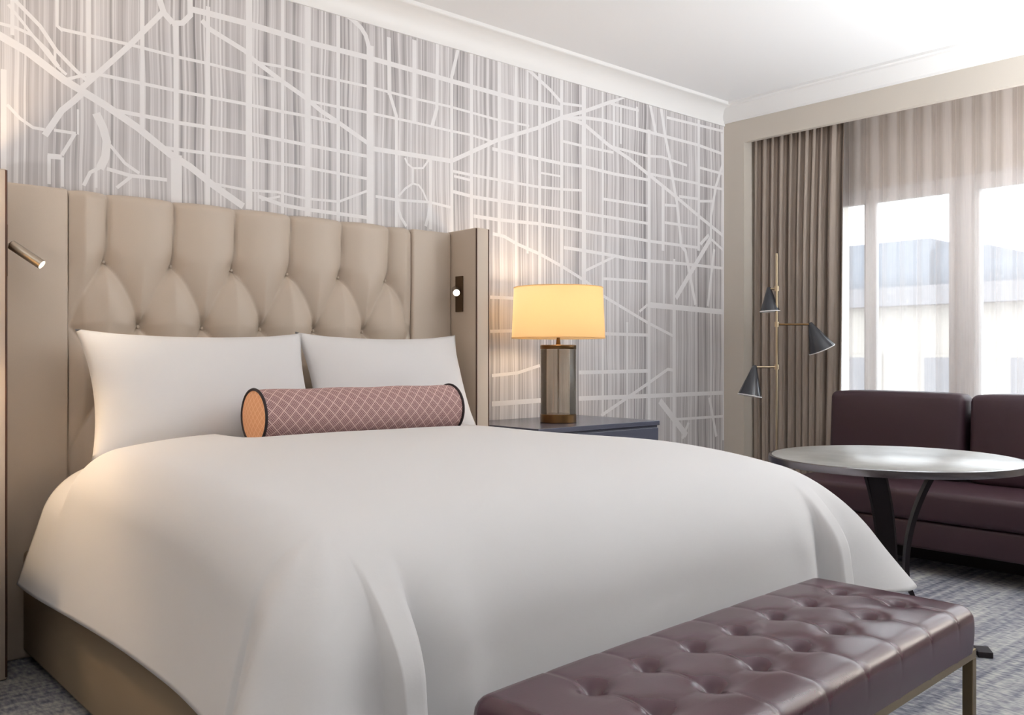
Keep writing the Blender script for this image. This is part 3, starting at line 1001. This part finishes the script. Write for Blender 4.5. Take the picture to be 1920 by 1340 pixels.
for s in (-1, 1):
    bm = bmesh.new()
    uvl = bm.loops.layers.uv.new('UVMap')
    n, rr = 48, [0.0, 0.03, 0.06, 0.085, BR - 0.002]
    rings = []
    for r in rr:
        x = s * (BL / 2 + 0.012 * (1 - (r / BR) ** 2))
        rings.append([bm.verts.new((x, r * math.cos(2 * math.pi * k / n), r * math.sin(2 * math.pi * k / n))) for k in range(n)] if r else [bm.verts.new((x, 0, 0))])
    for i in range(len(rr) - 1):
        for k in range(n):
            k2 = (k + 1) % n
            f = bm.faces.new((rings[0][0], rings[1][k], rings[1][k2])) if i == 0 else bm.faces.new((rings[i][k], rings[i][k2], rings[i + 1][k2], rings[i + 1][k]))
            for lp in f.loops:
                lp[uvl].uv = (lp.vert.co.y, lp.vert.co.z)
    e = link('end_cap', bm, M['bolster_end'], bo, smooth=True)
    e['label'] = 'peach end cap'
    tube('piping', [(s * BL / 2, (BR + 0.001) * math.cos(2 * math.pi * k / 48), (BR + 0.001) * math.sin(2 * math.pi * k / 48)) for k in range(48)], 0.0055, M['piping_black'], bo, n=8, closed=True)

# ------------------------------------------------------------------ bench at the foot of the bed
BEN_W, BEN_D, BEN_Z = 1.335, 0.45, 0.466
bench = empty('bench', (1.735, 1.125, 0), rz=math.radians(2.6), label='plum leather button-tufted bench with bronze legs at the foot of the bed', cat='bench')
bbx = [-0.478 + 0.169 * i for i in range(7)]
bby = [-0.078, 0.078]
def bench_pt(p, q):
    """p, q: cloth coordinates across the cushion, running over the rim and down the sides"""
    r, hx, hy, hgt = 0.034, BEN_W / 2 - 0.034, BEN_D / 2 - 0.034, 0.118
    cx, cy = max(-hx, min(hx, p)), max(-hy, min(hy, q))
    ex, ey = p - cx, q - cy
    e = max(abs(ex), abs(ey)) if (ex and ey) else math.hypot(ex, ey)
    if ex or ey:
        n_ = Vector((ex, ey)).normalized()
    else:
        n_ = Vector((0, 0))
    qq = r * math.pi / 2
    if e < qq: hh, vv = r * math.sin(e / r), r * (1 - math.cos(e / r))
    else: hh, vv = r, r + (e - qq)
    # pillowed top and tufting
    db = min(math.hypot((cx - bx_), (cy - by_)) for bx_ in bbx for by_ in bby)
    dx = min(abs(cx - b) for b in bbx)
    dy = min(abs(cy - b) for b in bby)
    inner = bbx[0] - 0.01 < cx < bbx[-1] + 0.01
    z = BEN_Z + 0.010 * (1 - (cx / (BEN_W / 2)) ** 4) * (1 - (cy / (BEN_D / 2)) ** 4)
    z -= 0.040 * math.exp(-(db / 0.021) ** 1.15)
    z -= (0.0045 if abs(cy) < 0.09 else 0.0022) * math.exp(-dx / 0.010) * (1 if inner else 0)
    if abs(cy) < 0.12:
        z -= 0.0015 * math.exp(-dy / 0.02) * (1 if inner else 0)
    out = 0.005 * math.sin(min(1, vv / hgt) * math.pi)
    if e > 0 and ey: out -= 0.002 * math.exp(-dx / 0.008) * max(0, 1 - vv / 0.09)
    return Vector((cx + n_.x * (hh + out), cy + n_.y * (hh + out), z - vv))
SIDE = 0.034 * math.pi / 2 + 0.084
def axis(h, n, m):
    a = [-(h + SIDE) + SIDE * i / m for i in range(m)]
    b = [-h + 2 * h * i / n for i in range(n + 1)]
    return a + b + [-v for v in reversed(a)]
px_ = axis(BEN_W / 2 - 0.034, 300, 12)
py_ = axis(BEN_D / 2 - 0.034, 84, 12)
bm = bmesh.new()
grid_faces(bm, [[bm.verts.new(bench_pt(p, q)) for p in px_] for q in py_])
bmesh.ops.remove_doubles(bm, verts=bm.verts, dist=0.0004)
link('cushion', bm, M['leather_plum'], bench, smooth=True)
for bx_ in bbx:
    for by_ in bby:
        lathe('button', [(0.0, 0.005), (0.005, 0.004), (0.009, 0.0), (0.009, -0.008)], M['leather_plum'], bench, n=12, loc=(bx_, by_, BEN_Z - 0.033))
W2, D2 = BEN_W / 2, BEN_D / 2
box('frame_rail', -W2, W2, -D2, -D2 + 0.022, 0.332, 0.356, M['bronze'], bench, 0.002)
box('frame_rail', -W2, W2, D2 - 0.022, D2, 0.332, 0.356, M['bronze'], bench, 0.002)
box('frame_rail', -W2, -W2 + 0.022, -D2 + 0.022, D2 - 0.022, 0.332, 0.356, M['bronze'], bench, 0.002)
box('frame_rail', W2 - 0.022, W2, -D2 + 0.022, D2 - 0.022, 0.332, 0.356, M['bronze'], bench, 0.002)
box('seat_board', -W2 + 0.022, W2 - 0.022, -D2 + 0.022, D2 - 0.022, 0.34, 0.356, M['iron'], bench)
for sx in (-1, 1):
    for sy in (-1, 1):
        cx, cy = sx * (W2 - 0.013), sy * (D2 - 0.013)
        box('leg', cx - 0.013, cx + 0.013, cy - 0.013, cy + 0.013, 0.0, 0.332, M['bronze'], bench, 0.002)

# ------------------------------------------------------------------ nightstands and table lamps
def nightstand(x0, x1, label):
    t = empty('nightstand', ((x0 + x1) / 2, 3.41, 0), label=label, cat='nightstand', group='nightstands')
    w = (x1 - x0) / 2
    box('top', -w, w, -0.31, 0.31, 0.735, 0.76, M['lacquer'], t, 0.002)
    box('body', -w + 0.004, w - 0.004, -0.295, 0.31, 0.10, 0.735, M['lacquer'], t)
    for k in range(2):
        d = box('drawer', -w + 0.012, w - 0.012, -0.31, -0.295, 0.115 + k * 0.308, 0.415 + k * 0.308, M['lacquer'], t, 0.002)
        tube('handle', [(-0.07, -0.325, 0.27 + k * 0.308), (0.07, -0.325, 0.27 + k * 0.308)], 0.006, M['brass_dark'], d, n=8)
    box('plinth', -w + 0.03, w - 0.03, -0.26, 0.30, 0.0, 0.10, M['iron'], t)
    return t
nightstand(2.91, 3.81, 'charcoal lacquer nightstand under the lit lamp between bed and window')
nightstand(-0.30, 0.60, 'charcoal lacquer nightstand on the side of the bed away from the window')

def table_lamp(x, y, z, label, power):
    t = empty('table_lamp', (x, y, z), label=label, cat='lamp', group='bedside lamps')
    lathe('base', [(0, 0), (0.092, 0), (0.095, 0.003), (0.095, 0.042), (0.092, 0.045), (0, 0.045)], M['brass_dark'], t)
    lathe('glass_cylinder', [(0.090, 0.0455), (0.093, 0.0455), (0.093, 0.383), (0.090, 0.383)], M['smoke_glass'], t, close=True)
    lathe('cap', [(0, 0.384), (0.094, 0.384), (0.095, 0.386), (0.095, 0.402), (0.092, 0.405), (0, 0.405)], M['brass_dark'], t)
    tube('cord_rod', [(0, 0, 0.046), (0, 0, 0.383)], 0.005, M['brass_dark'], t)
    lathe('neck', [(0, 0.406), (0.013, 0.406), (0.010, 0.43), (0.008, 0.445), (0.024, 0.456), (0.024, 0.462), (0.009, 0.470), (0.009, 0.50), (0, 0.50)], M['brass_dark'], t, n=24)
    sh = lathe('lamp_shade', [(0.245, 0.440), (0.233, 0.705), (0.231, 0.705), (0.243, 0.440)], M['shade'], t, n=72, close=True)
    for r, zz in ((0.2445, 0.441), (0.2325, 0.704)):
        tube('shade_ring', [(r * math.cos(2 * math.pi * k / 64), r * math.sin(2 * math.pi * k / 64), zz) for k in range(64)], 0.0028, M['shade'], sh, n=6, closed=True)
    bm = bmesh.new()
    for k in range(3):
        a = 2 * math.pi * k / 3
        add_tube(bm, [(0.008 * math.cos(a), 0.008 * math.sin(a), 0.69), (0.232 * math.cos(a), 0.232 * math.sin(a), 0.697)], 0.002, 6)
    add_tube(bm, [(0, 0, 0.50), (0.045, 0, 0.56), (0.045, 0, 0.63), (0, 0, 0.69)], 0.002, 6)
    link('harp', bm, M['brass_dark'], t)
    lathe('bulb', [(0, 0.50), (0.013, 0.505), (0.015, 0.53), (0.030, 0.565), (0.030, 0.585), (0.018, 0.607), (0, 0.613)], M['bulb'], t, n=24)
    l = bpy.data.lights.new('table_lamp_light', 'POINT')
    l.energy = power
    l.color = (1.0, 0.72, 0.45)
    l.shadow_soft_size = 0.07
    lo = bpy.data.objects.new('table_lamp_light', l)
    COL.objects.link(lo)
    lo.parent = t
    lo.location = (0, 0, 0.575)
    return t
table_lamp(3.297, 3.36, 0.7605, 'lit table lamp with drum shade and glass base between bed and window', 11.5)
table_lamp(0.29, 3.30, 0.7605, 'lit table lamp with drum shade on the side of the bed away from the window', 55.0)

# ------------------------------------------------------------------ reading lights on the wings
def reading_light(wall, d, label, cone_power):
    wx, wy, wz = wall
    s = 1 if d[0] > 0 else -1
    t = empty('reading_light', wall, label=label, cat='reading light', group='headboard reading lights')
    box('wall_plate', min(0.0005 * s, 0.010 * s), max(0.0005 * s, 0.010 * s), -0.028, 0.028, -0.09, 0.09, M['plate_dark'], t, 0.002)
    d = Vector(d).normalized()
    root = Vector((0.010 * s, 0, 0.02))
    knee = root + Vector((0.022 * s, 0, 0))
    tube('swivel_arm', [root, knee, knee + d * 0.02], 0.008, M['steel'], t, n=10)
    h = lathe('lamp_head', [(0, 0), (0.014, 0.0), (0.0175, 0.004), (0.0175, 0.125), (0.0158, 0.126), (0.0158, 0.120)], M['steel'], t, n=24)
    q = d.to_track_quat('Z', 'Y')
    h.rotation_mode = 'QUATERNION'; h.rotation_quaternion = q
    h.location = knee - d * 0.01
    lathe('lens', [(0, 0.125), (0.011, 0.1235), (0.0157, 0.121)], M['led'], h, n=24)
    l = bpy.data.lights.new('reading_light_beam', 'SPOT')
    l.energy = cone_power
    l.color = (1.0, 0.80, 0.55)
    l.spot_size = math.radians(100)
    l.spot_blend = 0.9
    l.shadow_soft_size = 0.02
    lo = bpy.data.objects.new('reading_light_beam', l)
    COL.objects.link(lo)
    lo.parent = t
    lo.location = knee - d * 0.01 + d * 0.135
    lo.rotation_euler = d.to_track_quat('-Z', 'Y').to_euler()
    return t
reading_light((0.737, 3.50, 1.47), (0.60, -0.42, -0.50), 'slim steel reading light on the headboard wing away from the window', 4.0)
reading_light((2.80, 3.56, 1.42), (-0.55, -0.80, -0.20), 'reading light on dark plate on the headboard wing towards the table lamp', 1.6)

# ------------------------------------------------------------------ sofa under the window
SY0, SY1 = 1.20, 2.80
sofa = empty('sofa', (4.88, 2.0, 0), label='low plum upholstered sofa with loose back cushions under the window', cat='sofa')
rel(box('base', 4.56, 5.27, SY0, SY1, 0.13, 0.27, M['sofa_plum'], bevel=0.015, seg=3), sofa)
rel(box('seat_cushion', 4.545, 5.18, SY0, SY1, 0.272, 0.425, M['sofa_plum'], bevel=0.03, seg=4), sofa)
rel(box('back_frame', 5.19, 5.285, SY0, SY1, 0.27, 0.80, M['sofa_plum'], bevel=0.02, seg=3), sofa)
def soft_box(name, x0, x1, y0, y1, z0, z1, m, puff, lean=0.0):
    bm = bmesh.new()
    add_box(bm, x0, x1, y0, y1, z0, z1, 0.035, 4)
    bmesh.ops.subdivide_edges(bm, edges=[e for e in bm.edges if e.calc_length() > 0.12], cuts=10, use_grid_fill=True)
    cx, cy, cz = (x0 + x1) / 2, (y0 + y1) / 2, (z0 + z1) / 2
    for v in bm.verts:
        a, b, c = (v.co.x - cx) / (x1 - x0) * 2, (v.co.y - cy) / (y1 - y0) * 2, (v.co.z - cz) / (z1 - z0) * 2
        k = (1 - min(1, abs(b)) ** 3) * (1 - min(1, abs(c)) ** 3)
        v.co.x += puff * a * k
        v.co.z += 0.012 * c * (1 - min(1, abs(b)) ** 4) + lean * 0
        v.co.x += lean * (v.co.z - z0)
    return link(name, bm, m, smooth=True)
for ya, yb in ((2.015, 2.795), (1.205, 1.985)):
    rel(soft_box('back_cushion', 5.02, 5.17, ya, yb, 0.427, 0.895, M['sofa_plum'], 0.02, 0.06), sofa)
rel(box('plinth', 4.92, 5.25, SY0 + 0.05, SY1 - 0.05, 0.0, 0.13, M['iron']), sofa)

# ------------------------------------------------------------------ round table
tb = empty('round_table', (3.335, 1.588, 0), label='round pale stone table with metal rim and curved dark legs', cat='table')
lathe('table_top', [(0, 0.698), (0.442, 0.698), (0.442, 0.722), (0.438, 0.7245), (0, 0.7245)], M['marble'], tb, n=96)
lathe('rim', [(0.443, 0.697), (0.454, 0.698), (0.4555, 0.709), (0.4545, 0.722), (0.443, 0.7235)], M['rim'], tb, n=96, close=True)
lathe('mounting_plate', [(0, 0.686), (0.20, 0.686), (0.20, 0.6975), (0, 0.6975)], M['iron'], tb)
for k in range(3):
    a = math.radians(-57 + 120 * k)
    prof = []
    for i in range(31):
        z = 0.686 * (1 - i / 30)
        f = z / 0.686
        r = 0.045 + 0.105 * max(0, (f - 0.45) / 0.55) ** 2 + 0.26 * max(0, (0.45 - f) / 0.45) ** 2.3
        prof.append((r, z))
    bm = bmesh.new()
    rows = []
    for i, (r, z) in enumerate(prof):
        r2, z2 = prof[min(i + 1, 30)]; r1, z1 = prof[max(i - 1, 0)]
        d = Vector((r2 - r1, z2 - z1)).normalized()
        nn = Vector((-d.y, d.x)) * 0.008
        w = 0.033
        rows.append([bm.verts.new(v) for v in ((r + nn.x, -w, max(z + nn.y, 0)), (r + nn.x, w, max(z + nn.y, 0)), (r - nn.x, w, max(z - nn.y, 0)), (r - nn.x, -w, max(z - nn.y, 0)), (r + nn.x, -w, max(z + nn.y, 0)))])
    grid_faces(bm, rows)
    bmesh.ops.remove_doubles(bm, verts=bm.verts, dist=0.0001)
    bmesh.ops.holes_fill(bm, edges=[e for e in bm.edges if e.is_boundary])
    lg = link('leg', bm, M['iron'], tb, smooth=True, sharp=40)
    lg.rotation_euler = (0, 0, a)
    ft = box('foot', 0.285, 0.335, -0.04, 0.04, 0.0, 0.022, M['iron'], lg, 0.002)

# ------------------------------------------------------------------ floor lamp with three cones
fl = empty('floor_lamp', (5.0, 3.13, 0), label='slim brass floor lamp with three small black cone shades', cat='lamp')
lathe('base', [(0, 0), (0.14, 0), (0.14, 0.014), (0.135, 0.018), (0.012, 0.020), (0.012, 0.05), (0, 0.05)], M['brass'], fl, n=48)
tube('pole', [(0, 0, 0.04), (0, 0, 0.9), (0, 0, 1.757)], 0.0068, M['brass'], fl, n=12)
right_ = Vector((math.cos(-YAW), math.sin(-YAW), 0))
away = Vector((math.sin(YAW), math.cos(YAW), 0))
def cone_head(z, d, length, tilt, hgt, rad, arm_m='brass'):
    d = Vector(d).normalized()
    tip = Vector((0, 0, z)) + d * length
    arm = tube('arm', [(0, 0, z), tip], 0.006, M[arm_m], fl, n=8)
    lathe('joint', [(0, -0.016), (0.014, -0.016), (0.014, 0.016), (0, 0.016)], M['brass'], fl, n=16, loc=(0, 0, z))
    ax = (Vector((0, 0, -1)) + d * tilt).normalized()
    q = ax.to_track_quat('Z', 'Y')
    sh = lathe('lamp_shade', [(0, 0), (0.008, 0), (0.012, 0.003), (rad, hgt)], M['black_shade'], fl, n=40, sharp=50)
    inn = lathe('shade_lining', [(0.012, 0.010), (rad - 0.003, hgt), (rad + 0.001, hgt + 0.002), (rad + 0.001, hgt - 0.004)], M['white_enamel'], sh, n=40)
    sh.rotation_mode = 'QUATERNION'
    sh.rotation_quaternion = q
    sh.location = tip - ax * 0.012
    lathe('bulb', [(0, 0.02), (0.012, 0.03), (0.022, 0.065), (0.016, 0.09), (0, 0.098)], M['white_enamel'], sh, n=20)
cone_head(1.535, -right_ * 0.8 + away * 0.9, 0.055, -0.05, 0.155, 0.062)
cone_head(1.309, right_, 0.215, 0.45, 0.185, 0.084, 'brass_dark')
cone_head(1.040, -right_ - away * 0.2, 0.150, 0.18, 0.195, 0.074)

# ------------------------------------------------------------------ added fill lamps out of view: two up-facing bowls and a ceiling panel
def fill_uplighter(x, y, power, col, label):  # invented lamp body, added unseen to brighten room and ceiling
    t = empty('fill_lamp', (x, y, 0), label=label, cat='lamp', group='added fill lamps')
    lathe('base', [(0, 0), (0.15, 0), (0.15, 0.02), (0.02, 0.028), (0.015, 0.05), (0, 0.05)], M['brass'], t)
    tube('pole', [(0, 0, 0.045), (0, 0, 0.5), (0, 0, 0.920)], 0.012, M['brass'], t, n=12)
    lathe('bowl', [(0, 0.915), (0.05, 0.918), (0.16, 0.950), (0.235, 1.000), (0.25, 1.030), (0.246, 1.030), (0.23, 1.005), (0.155, 0.956), (0, 0.924)], M['white_enamel'], t, n=56)
    lathe('diffuser', [(0, 0.995), (0.215, 0.995), (0.215, 0.999), (0, 0.999)], M['led'], t, n=48)
    l = bpy.data.lights.new('fill_lamp_light', 'AREA')
    l.shape = 'DISK'
    l.size = 0.42
    l.energy = power
    l.color = col
    lo = bpy.data.objects.new('fill_lamp_light', l)
    COL.objects.link(lo)
    lo.parent = t
    lo.location = (0, 0, 1.005)
    lo.rotation_euler = (math.pi, 0, 0)
fill_uplighter(4.60, -0.15, 255, (0.95, 0.975, 1.0), 'added brass fill lamp with up-facing bowl, past the sofa near the window wall')
fill_uplighter(-0.90, 1.20, 80, (1.0, 0.97, 0.945), 'added brass fill lamp with up-facing bowl, by the wall opposite the window')
cl = empty('ceiling_fill_panel', (0.3, -0.8, CEIL), label='added flat fill panel on the ceiling over the open floor', cat='ceiling light')  # unseen panel added as fill from behind the camera
box('frame', -0.62, 0.62, -0.42, 0.42, -0.03, 0.0, M['white_enamel'], cl, 0.004)
l = bpy.data.lights.new('ceiling_fill_light', 'AREA')
l.shape = 'RECTANGLE'
l.size, l.size_y = 1.2, 0.8
l.energy = 12
lo = bpy.data.objects.new('ceiling_fill_light', l)
COL.objects.link(lo)
lo.parent = cl
lo.location = (0, 0, -0.033)
